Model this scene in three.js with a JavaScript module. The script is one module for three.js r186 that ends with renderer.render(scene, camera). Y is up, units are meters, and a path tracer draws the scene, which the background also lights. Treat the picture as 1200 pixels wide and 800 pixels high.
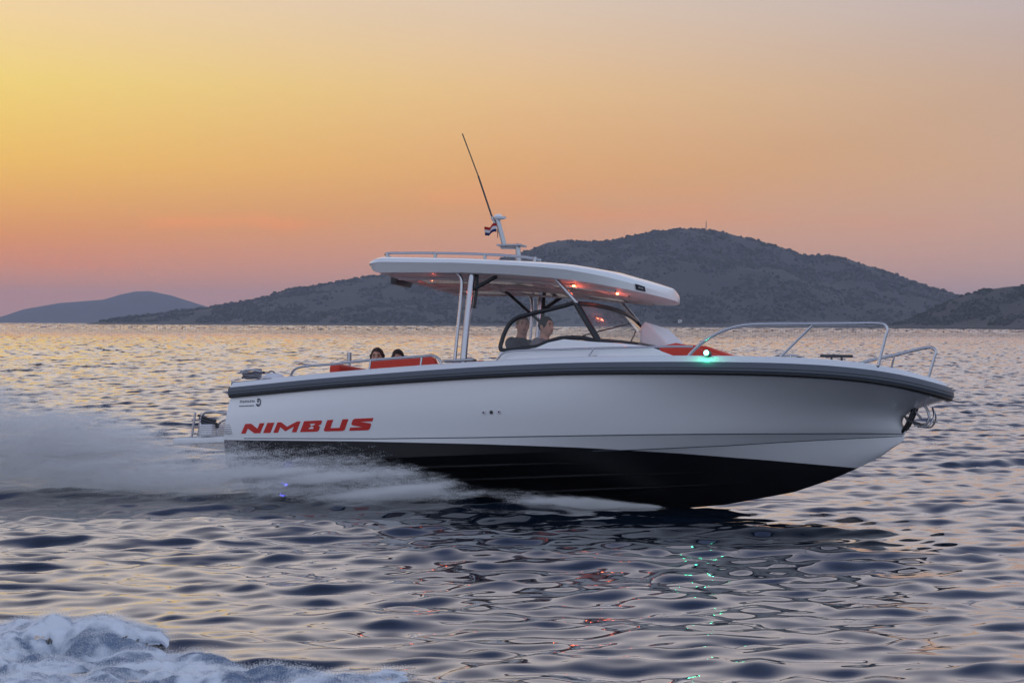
import * as THREE from 'three';
import { mergeGeometries, mergeVertices, toCreasedNormals } from 'three/addons/utils/BufferGeometryUtils.js';
import { RoundedBoxGeometry } from 'three/addons/geometries/RoundedBoxGeometry.js';
import { MarchingCubes } from 'three/addons/objects/MarchingCubes.js';

const scene = new THREE.Scene();
const V = (x, y, z) => new THREE.Vector3(x, y, z);
const RAD = Math.PI / 180;

// ---------------------------------------------------------------- random numbers and noise
let seed = 7;
const rnd = () => { seed = (seed + 0x6d2b79f5) | 0; let t = Math.imul(seed ^ (seed >>> 15), 1 | seed); t = (t + Math.imul(t ^ (t >>> 7), 61 | t)) ^ t; return ((t ^ (t >>> 14)) >>> 0) / 4294967296; };
const gauss = () => Math.sqrt(-2 * Math.log(1 - rnd())) * Math.cos(2 * Math.PI * rnd());
const clamp = THREE.MathUtils.clamp, lerp = THREE.MathUtils.lerp;
const sstep = (a, b, x) => { const t = clamp((x - a) / (b - a), 0, 1); return t * t * (3 - 2 * t); };
const hash = (x, y, z) => { let h = Math.imul(x, 374761393) + Math.imul(y, 668265263) + Math.imul(z, 2147483647 - 1013) | 0; h = Math.imul(h ^ (h >>> 13), 1274126177); h ^= h >>> 16; return (h >>> 0) / 4294967296; };
const fade = (t) => t * t * (3 - 2 * t);
function noise(x, y, z = 0) {
  const X = Math.floor(x), Y = Math.floor(y), Z = Math.floor(z), u = fade(x - X), v = fade(y - Y), w = fade(z - Z);
  const l = (a, b, t) => a + (b - a) * t;
  return l(l(l(hash(X, Y, Z), hash(X + 1, Y, Z), u), l(hash(X, Y + 1, Z), hash(X + 1, Y + 1, Z), u), v),
    l(l(hash(X, Y, Z + 1), hash(X + 1, Y, Z + 1), u), l(hash(X, Y + 1, Z + 1), hash(X + 1, Y + 1, Z + 1), u), v), w);
}
const fbm = (x, y, z = 0, n = 4) => { let s = 0, a = 0.5, t = 0; for (let i = 0; i < n; i++) { s += a * noise(x, y, z + i * 17.3); t += a; a *= 0.5; x *= 2.03; y *= 2.03; z *= 2.03; } return s / t; };

// ---------------------------------------------------------------- camera
// a chase boat about 24 m off the starboard bow quarter, eye 2.2 m above the sea
const EYE = V(0, 2.2, 24), FOCAL = 2300;               // focal length in pixels of the 1200 x 800 photograph
const camera = new THREE.PerspectiveCamera(2 * Math.atan(400 / FOCAL) / RAD, 1.5, 0.5, 30000);
camera.position.copy(EYE);
camera.rotation.set(-20 / FOCAL, 0, 0.25 * RAD, 'XYZ');
scene.add(camera);

// ---------------------------------------------------------------- sky: clear dusk, the sun just gone on the left
const GLOW = -22 * RAD;                                // bearing of the afterglow, measured from straight ahead (-z), right positive
const lin = (c) => { c /= 255; return c <= 0.04045 ? c / 12.92 : Math.pow((c + 0.055) / 1.055, 2.4); };
const SKY_EL = [0, 2, 4.5, 6.8, 9.4, 14, 26, 50, 90];
const SKY = [                                          // by angle from the glow, sRGB by height
  [7, ['216,132,94', '246,150,80', '255,200,92', '255,222,122', '250,218,170', '250,234,224', '244,236,240', '122,136,180', '50,66,112']],
  [22, ['206,136,104', '222,150,100', '238,177,110', '240,197,140', '230,206,182', '244,230,226', '238,232,242', '120,135,180', '50,66,112']],
  [37, ['196,140,118', '201,149,120', '209,165,128', '207,174,150', '196,182,182', '220,210,214', '222,218,232', '124,140,186', '50,66,112']],
  [75, ['186,162,168', '192,170,174', '198,180,185', '203,190,198', '206,198,212', '214,212,231', '214,222,243', '158,174,214', '50,66,112']],
  [125, ['184,182,208', '194,193,220', '204,206,232', '209,213,239', '212,219,246', '216,228,253', '216,231,255', '188,204,236', '50,66,112']],
  [180, ['184,187,214', '194,198,226', '204,210,238', '209,217,245', '212,222,251', '216,230,255', '216,233,255', '190,206,238', '50,66,112']],
].map(([a, row]) => [a, row.map((s) => s.split(',').map((c) => lin(+c)))]);
{
  const W = 2048, H = 1024, data = new Float32Array(W * H * 4);
  const at = (list, v) => { let i = 0; while (i < list.length - 2 && v > list[i + 1]) i++; const f = Math.min(1, Math.max(0, (v - list[i]) / (list[i + 1] - list[i]))); return [i, f]; };
  const angs = SKY.map((r) => r[0]);
  for (let r = 0; r < H; r++) {
    const el = ((r + 0.5) / H - 0.5) * 180;
    for (let c = 0; c < W; c++) {
      const round = ((c + 0.5) / W - 0.5) * 2 * Math.PI, az = Math.atan2(Math.cos(round), -Math.sin(round));
      let d = Math.abs(az - GLOW); if (d > Math.PI) d = 2 * Math.PI - d;
      const [ai, af] = at(angs, d / RAD), [ei, ef] = at(SKY_EL, Math.max(0, el)), o = (r * W + c) * 4;
      // faint uneven haze bands, and thin streaks of cloud low in the glow
      const deg = az / RAD, band = el > 0 && el < 40 ? 1 + 0.035 * (fbm(deg * 0.06 + 40, el * 0.9, 2, 3) - 0.5) * Math.min(1, el) : 1;
      const wisp = el > 0.6 && el < 9 ? sstep(0.60, 0.74, fbm(deg * 0.16 + 11, el * 2.2 + deg * 0.05, 6, 4)) * Math.exp(-Math.pow((el - 2.9) / 1.1, 2)) * Math.exp(-Math.pow((d / RAD) / 26, 2)) : 0;
      const tint = [1 + 0.26 * wisp, 1 - 0.02 * wisp, 1 - 0.06 * wisp];
      for (let k = 0; k < 3; k++) {
        const v = (j) => SKY[j][1][ei][k] * (1 - ef) + SKY[j][1][ei + 1][k] * ef;
        data[o + k] = (v(ai) * (1 - af) + v(ai + 1) * af) * band * tint[k];
      }
      data[o + 3] = 1;
    }
  }
  const t = new THREE.DataTexture(data, W, H, THREE.RGBAFormat, THREE.FloatType);
  t.mapping = THREE.EquirectangularReflectionMapping; t.minFilter = t.magFilter = THREE.LinearFilter; t.needsUpdate = true;
  scene.background = t; scene.environment = t;
}
// ---------------------------------------------------------------- sun: at the horizon behind the hills on the left, almost spent
const sun = new THREE.DirectionalLight(new THREE.Color(1, 0.62, 0.36), 0.12);
sun.position.set(Math.sin(GLOW) * 300, 22, -Math.cos(GLOW) * 300);
sun.shadow.radius = 12; sun.castShadow = true;
Object.assign(sun.shadow.camera, { left: -25, right: 25, top: 20, bottom: -20, near: 10, far: 700 });
scene.add(sun, sun.target);

// ---------------------------------------------------------------- renderer
const renderer = new THREE.WebGLRenderer({ antialias: true });
renderer.setSize(1024, 682);
renderer.toneMapping = THREE.LinearToneMapping;
renderer.toneMappingExposure = 1;
renderer.shadowMap.enabled = true;
scene.fog = new THREE.FogExp2(new THREE.Color(0.72, 0.80, 1.0), 0.00012);

const table = (rows) => (x) => { let i = 0; while (i < rows.length - 2 && x > rows[i + 1][0]) i++; const a = rows[i], b = rows[i + 1], f = clamp((x - a[0]) / (b[0] - a[0]), 0, 1); return a[1] + (b[1] - a[1]) * f; };
function mat(r, g, b, rough = 0.5, extra = {}) { return new THREE.MeshPhysicalMaterial({ color: new THREE.Color(r, g, b), roughness: rough, side: THREE.DoubleSide, ...extra }); }
function obj(name, geo, m, parent) { const o = new THREE.Mesh(Array.isArray(geo) ? (geo.length > 1 ? join(geo) : geo[0]) : geo, m); o.name = name; o.castShadow = o.receiveShadow = true; parent.add(o); return o; }
function join(list) {
  return mergeGeometries(list.map((g) => { let h = g.index ? g.toNonIndexed() : g.clone(); for (const k of Object.keys(h.attributes)) if (!['position', 'normal'].includes(k)) h.deleteAttribute(k); if (!h.attributes.normal) h.computeVertexNormals(); return h; }));
}
const tag = (o, label, category, group) => { Object.assign(o.userData, { label, category }); if (group) o.userData.group = group; return o; };
// a grid of points (rows of equal length) as a surface; closed joins the last point of every row to its first
function loft(rows, closed = false, caps = false) {
  const n = rows[0].length, pos = [], idx = [];
  rows.forEach((r) => r.forEach((p) => pos.push(p[0] ?? p.x, p[1] ?? p.y, p[2] ?? p.z)));
  for (let i = 0; i < rows.length - 1; i++) for (let j = 0; j < (closed ? n : n - 1); j++) { const k = (j + 1) % n, a = i * n + j, b = i * n + k, c = a + n, d = b + n; idx.push(a, b, d, a, d, c); }
  if (caps) for (const i of [0, rows.length - 1]) { const at = pos.length / 3; let cx = 0, cy = 0, cz = 0; for (let j = 0; j < n; j++) { const q = (i * n + j) * 3; pos.push(pos[q], pos[q + 1], pos[q + 2]); cx += pos[q]; cy += pos[q + 1]; cz += pos[q + 2]; } pos.push(cx / n, cy / n, cz / n); for (let j = 0; j < n; j++) idx.push(at + j, at + (j + 1) % n, at + n); }
  const g = new THREE.BufferGeometry();
  g.setAttribute('position', new THREE.Float32BufferAttribute(pos, 3)); g.setIndex(idx); g.computeVertexNormals();
  return g;
}
const crease = (g, a = 0.5) => toCreasedNormals(g, a);
function tube(points, r, { closed = false, seg = 0, radial = 10, tension = 0.5, straight = false } = {}) {
  const p = points.map((q) => V(...q));
  let curve;
  if (straight || p.length === 2) { curve = new THREE.CurvePath(); for (let i = 0; i < p.length - 1; i++) curve.add(new THREE.LineCurve3(p[i], p[i + 1])); }
  else curve = new THREE.CatmullRomCurve3(p, closed, 'centripetal', tension);
  const parts = [new THREE.TubeGeometry(curve, seg || Math.max(1, (p.length - 1) * (p.length === 2 ? 1 : 8)), r, radial, closed)];
  if (!closed) for (const q of [p[0], p[p.length - 1]]) parts.push(new THREE.SphereGeometry(r, radial, 6).translate(q.x, q.y, q.z));
  return join(parts);
}
const box = (w, h, d, x, y, z, r = 0.01, rz = 0, ry = 0) => { const g = new RoundedBoxGeometry(w, h, d, 2, Math.min(r, w / 2.1, h / 2.1, d / 2.1)); if (rz) g.rotateZ(rz); if (ry) g.rotateY(ry); return g.translate(x, y, z); };
const ball = (r, x, y, z, sx = 1, sy = 1, sz = 1) => new THREE.SphereGeometry(r, 16, 12).scale(sx, sy, sz).translate(x, y, z);
// a side profile in x, y pushed out along z between z0 and z1
function slab(pts, z0, z1, bevel = 0.012) {
  const s = new THREE.Shape(pts.map((p) => new THREE.Vector2(p[0], p[1])));
  return new THREE.ExtrudeGeometry(s, { depth: z1 - z0 - 2 * bevel, bevelEnabled: bevel > 0, bevelSize: bevel, bevelThickness: bevel, bevelSegments: 2, bevelOffset: -bevel }).translate(0, 0, z0 + bevel);
}

// ---------------------------------------------------------------- where the boat lies: bow 25 degrees towards the camera, trimmed up, banked away
const POSE = new THREE.Matrix4().makeRotationFromEuler(new THREE.Euler(-6.5 * RAD, -25 * RAD, 3.2 * RAD, 'YZX'));
POSE.setPosition(V(0.9, 0.55, 0).sub(V(4.3, 0.9, 0).applyMatrix4(new THREE.Matrix4().extractRotation(POSE))));
const toWorld = (x, y, z) => V(x, y, z).applyMatrix4(POSE);

// ================================================================ THE SEA
const WAVES = [];
{
  const N = 78;
  for (let i = 0; i < N; i++) {
    const L = 0.14 * Math.pow(22, (i + rnd() * 0.8) / N);          // 0.14 m to 3 m
    const dir = (84 + gauss() * (L < 0.5 ? 34 : 24)) * RAD;        // travelling towards the camera, spread wide
    const slope = 0.033 * Math.exp(-Math.pow(Math.log(L / 0.36) / 0.6, 2)) + 0.009 * Math.exp(-Math.pow(Math.log(L / 1.5) / 0.5, 2)) + 0.012;
    const k = 2 * Math.PI / L;
    WAVES.push([k * Math.cos(dir) * 0.7, k * Math.sin(dir), slope * 1.5 / k, rnd() * 6.283, Math.cos(dir), Math.sin(dir)]);
  }
}
const gusts = (x, z) => 0.62 + 0.85 * fbm(x * 0.045 + 9, z * 0.028 + 3, 0.5, 3);
// an old wake that crosses the sea far behind the stern
const WAKE_A = [-36.5, -100], WAKE_D = (() => { const d = [6.6, -78]; const l = Math.hypot(...d); return [d[0] / l, d[1] / l]; })();
const ENTRY = toWorld(5.3, 0.3, 0), TRACK = toWorld(1, 0, 0).sub(toWorld(0, 0, 0)).setY(0).normalize();
const S = { x: 0, y: 0, z: 0, nx: 0, nz: 0 };
function sea(x, z) {
  const g = gusts(x, z);
  let h = 0, dx = 0, dz = 0, nx = 0, nz = 0;
  for (let i = 0; i < WAVES.length; i++) {
    const w = WAVES[i], p = w[0] * x + w[1] * z + w[3], c = Math.cos(p), s = Math.sin(p), a = w[2] * g;
    h += a * s; nx += a * w[0] * c; nz += a * w[1] * c; dx += a * w[4] * c; dz += a * w[5] * c;
  }
  const off = (x - WAKE_A[0]) * WAKE_D[1] - (z - WAKE_A[1]) * WAKE_D[0] + 2.2 * (fbm(z * 0.05, 4) - 0.5);
  if (Math.abs(off) < 14) { const e = 0.17 * Math.exp(-off * off / 22); h += e * Math.cos(off * 1.15); const s = -e * 1.15 * Math.sin(off * 1.15) - e * Math.cos(off * 1.15) * off / 11; nx += s * WAKE_D[1]; nz -= s * WAKE_D[0]; }
  const bx = x - ENTRY.x, bz = z - ENTRY.z, aft = -(bx * TRACK.x + bz * TRACK.z), out = bz * TRACK.x - bx * TRACK.z, q0 = Math.abs(out);
  if (aft > 0 && aft < 40 && q0 < 16) {
    const A = 0.17 * sstep(0, 2.2, aft) * Math.exp(-aft / 16), q = q0 - 0.75 - 0.26 * aft, sg = Math.sign(out) || 1;
    const b1 = Math.exp(-q * q / 0.42), b2 = Math.exp(-Math.pow(q - 1.35, 2) / 0.7), b3 = Math.exp(-Math.pow(q - 2.6, 2) / 0.7);
    h += A * (b1 - 0.35 * b2 + 0.45 * b3);
    const dq = A * (-2 * q / 0.42 * b1 + 0.35 * 2 * (q - 1.35) / 0.7 * b2 - 0.45 * 2 * (q - 2.6) / 0.7 * b3);
    nx += dq * (-TRACK.z * sg + 0.26 * TRACK.x); nz += dq * (TRACK.x * sg + 0.26 * TRACK.z);
  }
  S.x = x + 0.7 * dx; S.y = h; S.z = z + 0.7 * dz; S.nx = nx; S.nz = nz;
  return S;
}
{
  const ang = [];
  for (let a = -180; a < -24; a += 4) ang.push(a);
  for (let a = -24; a < -17.5; a += 0.5) ang.push(a);
  for (let i = 0; i <= 440; i++) ang.push(-17.5 + 35 * i / 440);
  for (let a = 18; a <= 24; a += 0.5) ang.push(a);
  for (let a = 28; a <= 180; a += 4) ang.push(a);
  const rad = [1.5, 3, 4.5, 6, 7];
  for (let r = 7.6; r < 700; r *= 1.0028) rad.push(r);
  for (let r = 700; r < 9500; r *= 1.045) rad.push(r);
  const n = ang.length, pos = new Float32Array(n * rad.length * 3), nor = new Float32Array(n * rad.length * 3), idx = new Uint32Array((n - 1) * (rad.length - 1) * 6);
  let o = 0;
  for (const r of rad) for (const a of ang) {
    const x = EYE.x + r * Math.sin(a * RAD), z = EYE.z - r * Math.cos(a * RAD), s = sea(x, z), far = sstep(35, 160, r), back = s.nz > 0 ? 1 - 0.8 * far : 1, l = 1 / Math.hypot(s.nx, 1, s.nz * back);
    const flat = 1 - sstep(140, 520, r);
    pos[o] = s.x; pos[o + 1] = s.y * flat; pos[o + 2] = s.z; nor[o] = -s.nx * l; nor[o + 1] = l; nor[o + 2] = -s.nz * back * l; o += 3;
  }
  o = 0;
  for (let i = 0; i < rad.length - 1; i++) for (let j = 0; j < n - 1; j++) { const a = i * n + j, b = a + 1, c = a + n, d = c + 1; idx[o++] = a; idx[o++] = b; idx[o++] = d; idx[o++] = a; idx[o++] = d; idx[o++] = c; }
  const g = new THREE.BufferGeometry();
  g.setAttribute('position', new THREE.BufferAttribute(pos, 3)); g.setAttribute('normal', new THREE.BufferAttribute(nor, 3)); g.setIndex(new THREE.BufferAttribute(idx, 1));
  const water = obj('sea', g, mat(0.004, 0.010, 0.020, 0.05, { ior: 1.333, clearcoat: 1, clearcoatRoughness: 0.04 }), scene);
  Object.assign(water.userData, { kind: 'structure', label: 'dark rippled sea mirroring the dusk sky', category: 'sea' });
}

// ================================================================ THE ISLANDS
const shrubSpots = [];
function island(name, label, outline, ridge, shore, back, bushes) {
  const pts = outline.map(([px, py]) => [(px - 600) / FOCAL * ridge, Math.max(0, (381 + (px - 600) * 0.0044 - py) / FOCAL * ridge + 1.0)]);
  const crest = table(pts), top = Math.max(...pts.map((p) => p[1])), x0 = pts[0][0], x1 = pts[pts.length - 1][0];
  const nx = 420, nz = 110, pos = [], idx = [], f = ridge / 3000;
  const height = (x, z) => {                                       // z is metres away from the camera
    const h = crest(x), w = 0.35 + 0.65 * Math.pow(h / top, 0.7), zf = ridge - (ridge - shore) * w, zb = ridge + (back - ridge) * w;
    const t = z < ridge ? (z - zf) / (ridge - zf) : (zb - z) / (zb - ridge);
    if (t <= 0) return -3;
    const n = fbm(x / (170 * f), z / (260 * f), ridge, 4) - 0.5, gully = Math.abs(fbm(x / (230 * f) + 7, z / (700 * f), 3, 3) - 0.5) * 2;
    const tt = clamp(t + n * 0.55 * t * (1 - t) * 2 - gully * 0.35 * (1 - t) * t, 0, 1);
    return h * (0.22 * Math.min(1, tt * 4) * tt + 0.78 * sstep(0, 1, tt) * (0.55 + 0.45 * tt)) + n * 14 * f * Math.min(1, tt * 5) * (1 - tt * 0.7) + (tt > 0.001 ? 0.8 : -2);
  };
  for (let i = 0; i <= nx; i++) for (let j = 0; j <= nz; j++) {
    const x = lerp(x0, x1, i / nx), z = lerp(shore, back, j / nz), y = height(x, z);
    pos.push(x, y, EYE.z - z);
  }
  const n = nz + 1;
  for (let i = 0; i < nx; i++) for (let j = 0; j < nz; j++) { const a = i * n + j; idx.push(a, a + n, a + 1, a + 1, a + n, a + n + 1); }
  const g = new THREE.BufferGeometry();
  g.setAttribute('position', new THREE.Float32BufferAttribute(pos, 3)); g.setIndex(idx); g.computeVertexNormals();
  const o = obj(name, g, mat(0.034, 0.036, 0.030, 0.95), scene);
  Object.assign(o.userData, { kind: 'structure', label, category: 'hill' });
  for (let k = 0; k < bushes; k++) {
    const x = lerp(x0, x1, rnd()), z = lerp(shore, ridge * 1.02, Math.pow(rnd(), 0.8)), y = height(x, z);
    if (y < 3 || fbm(x / (34 * f), z / (60 * f), 5, 4) > 0.44 + 0.22 * rnd()) continue;
    shrubSpots.push([x, y, EYE.z - z, (1.2 + 3.4 * rnd() * rnd() * rnd()) * Math.min(1.2, f)]);
  }
  return (px, frac) => { const z = lerp(shore, ridge, frac), x = (px - 600) / FOCAL * z; return V(x, height(x, z), EYE.z - z); };
}
island('distant_island', 'low hazy blue grey island far off on the sea horizon', [[-60, 376], [5, 372], [30, 363], [70, 356], [120, 352], [140, 346], [158, 342.5], [175, 342], [200, 347], [235, 358], [270, 368], [330, 376]], 7600, 6800, 8600, 0);
const onMain = island('island', 'large dark scrub covered island with twin summits', [[150, 378], [165, 372], [200, 368], [250, 361], [300, 352], [340, 340], [385, 333], [430, 324], [500, 318], [560, 311], [600, 302], [640, 285], [665, 281.5], [690, 285], [720, 281], [770, 271], [800, 269], [840, 271], [880, 281], [925, 294], [945, 302.5], [970, 299.5], [1000, 307], [1050, 325], [1090, 339], [1120, 345], [1160, 349], [1230, 360], [1320, 372], [1380, 380]], 3100, 2300, 3900, 36000);
island('headland', 'near dark headland sloping down to the water beyond the bow', [[1020, 384], [1060, 378], [1095, 362], [1120, 350], [1150, 340], [1180, 335.5], [1215, 333], [1300, 322], [1400, 318], [1520, 345], [1600, 378]], 1950, 1500, 2500, 18000);
{
  const g = mergeVertices(new THREE.IcosahedronGeometry(1, 1).deleteAttribute('uv').deleteAttribute('normal'));
  const p = g.attributes.position;
  for (let i = 0; i < p.count; i++) { const s = 0.72 + 0.5 * hash(i, 3, 9); p.setXYZ(i, p.getX(i) * s, p.getY(i) * s, p.getZ(i) * s); }
  g.computeVertexNormals();
  const im = new THREE.InstancedMesh(g, mat(0.026, 0.034, 0.024, 1), shrubSpots.length), m = new THREE.Matrix4(), q = new THREE.Quaternion(), c = new THREE.Color();
  shrubSpots.forEach(([x, y, z, s], i) => {
    q.setFromAxisAngle(V(0, 1, 0), rnd() * 6.28);
    im.setMatrixAt(i, m.compose(V(x, y + s * 0.3, z), q, V(s * (0.9 + rnd() * 0.6), s * (0.7 + rnd() * 0.6), s)));
    const v = 0.75 + rnd() * 0.5; im.setColorAt(i, c.setRGB(v, v * (0.92 + rnd() * 0.16), v));
  });
  im.name = 'hillside_scrub'; scene.add(im);
  Object.assign(im.userData, { kind: 'stuff', label: 'dark scrub and low trees covering the island slopes', category: 'scrub' });
}
{ // a lattice radio mast on the summit and a small white house above the shore
  const at = onMain(827, 1.0), mast = new THREE.Group(); mast.name = 'radio_mast'; mast.position.copy(at).add(V(0, -1, 0)); scene.add(mast);
  tag(mast, 'thin radio mast standing on the highest summit of the island', 'mast');
  const grey = mat(0.16, 0.16, 0.17, 0.6), leg = (x, z) => tube([[x, 0, z], [x * 0.2, 15, z * 0.2]], 0.22, { radial: 5 });
  for (const [x, z] of [[-1.2, -0.7], [1.2, -0.7], [0, 1.3]]) obj('leg', leg(x, z), grey, mast);
  [2.5, 5, 7.5, 10, 12.5].forEach((y) => { const s = 1 - y / 15 * 0.8; obj('lattice_ring', tube([[-1.2 * s, y, -0.7 * s], [1.2 * s, y, -0.7 * s], [0, y, 1.3 * s]], 0.12, { closed: true, radial: 4, seg: 9 }), grey, mast); });
  obj('antenna', tube([[0, 15, 0], [0, 18, 0]], 0.15, { radial: 5 }), grey, mast);
  const spot = onMain(797, 0.12), house = new THREE.Group(); house.name = 'white_house'; house.position.copy(spot).add(V(0, -0.5, 0)); scene.add(house);
  tag(house, 'tiny white house low on the island slope beyond the windscreen', 'house');
  const wall = obj('wall', box(4.6, 4.4, 4, 0, 2.2, 0, 0.05), mat(0.78, 0.76, 0.72, 0.8), house);
  obj('window', box(0.9, 1.1, 0.1, -1, 2.6, 2.02, 0.02), mat(0.02, 0.025, 0.03, 0.1), wall); obj('door', box(0.9, 2, 0.1, 1, 1.2, 2.02, 0.02), mat(0.1, 0.06, 0.04, 0.6), wall);
  obj('roof', slab([[-2.7, 0], [2.7, 0], [0, 1.3]], -2.2, 2.2, 0.05).translate(0, 4.42, 0), mat(0.3, 0.16, 0.1, 0.9), house);
}

// ================================================================ THE BOAT (x forward from the transom, y up, z to starboard)
const boat = new THREE.Group(); boat.name = 'motor_boat';
boat.position.setFromMatrixPosition(POSE); boat.quaternion.setFromRotationMatrix(POSE); scene.add(boat);
tag(boat, 'white open motor boat with black bottom, red cushions and hardtop, speeding over the sea', 'boat');
const M = {
  gel: mat(0.85, 0.86, 0.87, 0.28, { clearcoat: 0.9, clearcoatRoughness: 0.08 }),
  deck: mat(0.74, 0.75, 0.77, 0.5),
  bottom: mat(0.010, 0.010, 0.012, 0.42),
  rub: mat(0.085, 0.10, 0.125, 0.5), rubDark: mat(0.012, 0.013, 0.016, 0.45),
  steel: mat(0.46, 0.47, 0.50, 0.12, { metalness: 1 }),
  steelDull: mat(0.42, 0.43, 0.45, 0.3, { metalness: 1 }),
  black: mat(0.012, 0.014, 0.018, 0.35), dark: mat(0.04, 0.042, 0.05, 0.4),
  red: mat(0.62, 0.045, 0.022, 0.62, { sheen: 0.3, sheenColor: new THREE.Color(1, 0.3, 0.2) }),
  redPrint: mat(0.60, 0.035, 0.026, 0.4),
  glass: mat(0.93, 0.96, 0.97, 0.0, { transmission: 1, ior: 1.5, thickness: 0 }),
  smoke: mat(0.035, 0.03, 0.035, 0.12),
  lining: mat(0.76, 0.73, 0.72, 0.6),
  cloth: mat(0.75, 0.75, 0.78, 0.8), teak: mat(0.52, 0.50, 0.47, 0.7),
  print: mat(0.07, 0.08, 0.10, 0.5),
};
// --- the lines of the hull
const G_HALF = [[0.02, 1.712, 1.333], [0.79, 1.742, 1.365], [1.42, 1.764, 1.394], [2.27, 1.783, 1.425], [3.09, 1.797, 1.442], [4, 1.803, 1.458], [4.86, 1.793, 1.46], [5.9, 1.757, 1.448], [6.7, 1.72, 1.408], [7.3, 1.685, 1.336], [7.8, 1.645, 1.197], [8.14, 1.605, 1.025], [8.44, 1.556, 0.73], [8.65, 1.505, 0.4], [8.75, 1.478, 0]];
const gunCurve = new THREE.CatmullRomCurve3([...G_HALF.map((p) => V(...p)), ...G_HALF.slice(0, -1).reverse().map((p) => V(p[0], p[1], -p[2]))], false, 'centripetal');
const NG = 240, GUN = gunCurve.getSpacedPoints(NG);                 // starboard stern, round the bow, port stern
const HALF = GUN.slice(0, NG / 2 + 1); HALF[NG / 2].z = 0;
const NORM = GUN.map((p, i) => { const a = GUN[Math.max(0, i - 1)], b = GUN[Math.min(NG, i + 1)], d = V(b.x - a.x, 0, b.z - a.z).normalize(); return V(-d.z, 0, d.x).multiplyScalar(1); });
if (NORM[10].z < 0) NORM.forEach((n) => n.negate());
const keelY = table([[-0.1, 0.22], [2, 0.23], [4, 0.25], [5, 0.272], [5.56, 0.29], [6.1, 0.325], [6.94, 0.46], [7.4, 0.6], [7.7, 0.72], [8.0, 0.86], [8.18, 1.0], [8.25, 1.075]]);
const k1Y = table([[-0.1, 1.198], [2.1, 1.133], [3.5, 1.11], [5, 1.1], [6.9, 1.097], [8.27, 1.105]]);
const k1Z = (x) => 1.32 * (1 - Math.pow(clamp((x - 3) / 5.27, 0, 1), 2.6));
const k2Y = table([[-0.1, 0.88], [2.7, 0.904], [4.1, 0.92], [5.32, 0.935], [6.37, 0.973], [7.28, 1.026], [8.25, 1.078]]);
const k2Z = (x) => 1.27 * (1 - Math.pow(clamp((x - 2.6) / 5.65, 0, 1), 2.2));
const paintY = table([[-0.2, 1.182], [1.87, 1.108], [3.49, 1.034], [4.77, 0.966], [5.42, 0.921], [5.84, 0.893], [6.79, 0.811], [7.76, 0.718], [8.3, 0.66]]);
const line = (xEnd, y, z) => HALF.map((g) => { const x = lerp(-0.08, xEnd, (g.x - 0.02) / 8.73); return V(x, y(x), z(x)); });
const KEEL = line(8.25, keelY, () => 0), C2 = line(8.25, k2Y, k2Z), C1 = line(8.27, k1Y, k1Z);
C1[NG / 2].z = C2[NG / 2].z = 0;
const topside = (i, v) => {                                         // from the knuckle (0) to the gunwale (1), flared towards the bow
  const a = C1[i], b = HALF[i], fl = sstep(4.5, 8.6, b.x), p = a.clone().lerp(b, v), w = Math.pow(v, 1.4) * (1 - v) * 3.2;
  p.x -= 0.42 * Math.pow(fl, 4) * w; p.z -= w * (0.30 * fl * (1 - fl * fl * 0.9)) * Math.min(1, b.z * 2); p.z += 0.05 * (1 - fl) * Math.sin(v * Math.PI) * 0.6;
  return p;
};
const hullZ = (x, y) => {                                           // half-breadth of the topside at x, y
  let i = 0; while (i < NG / 2 - 1 && topside(i, 0.4).x < x) i++;
  const a = C1[i], b = HALF[i]; return topside(i, clamp((y - a.y) / (b.y - a.y), 0, 1)).z;
};
const mirror = (g) => { const h = g.clone().scale(1, 1, -1); if (h.index) { const a = h.index.array; for (let i = 0; i < a.length; i += 3) { const t = a[i]; a[i] = a[i + 1]; a[i + 1] = t; } } return h; };
const both = (g) => [g, mirror(g)];
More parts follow.
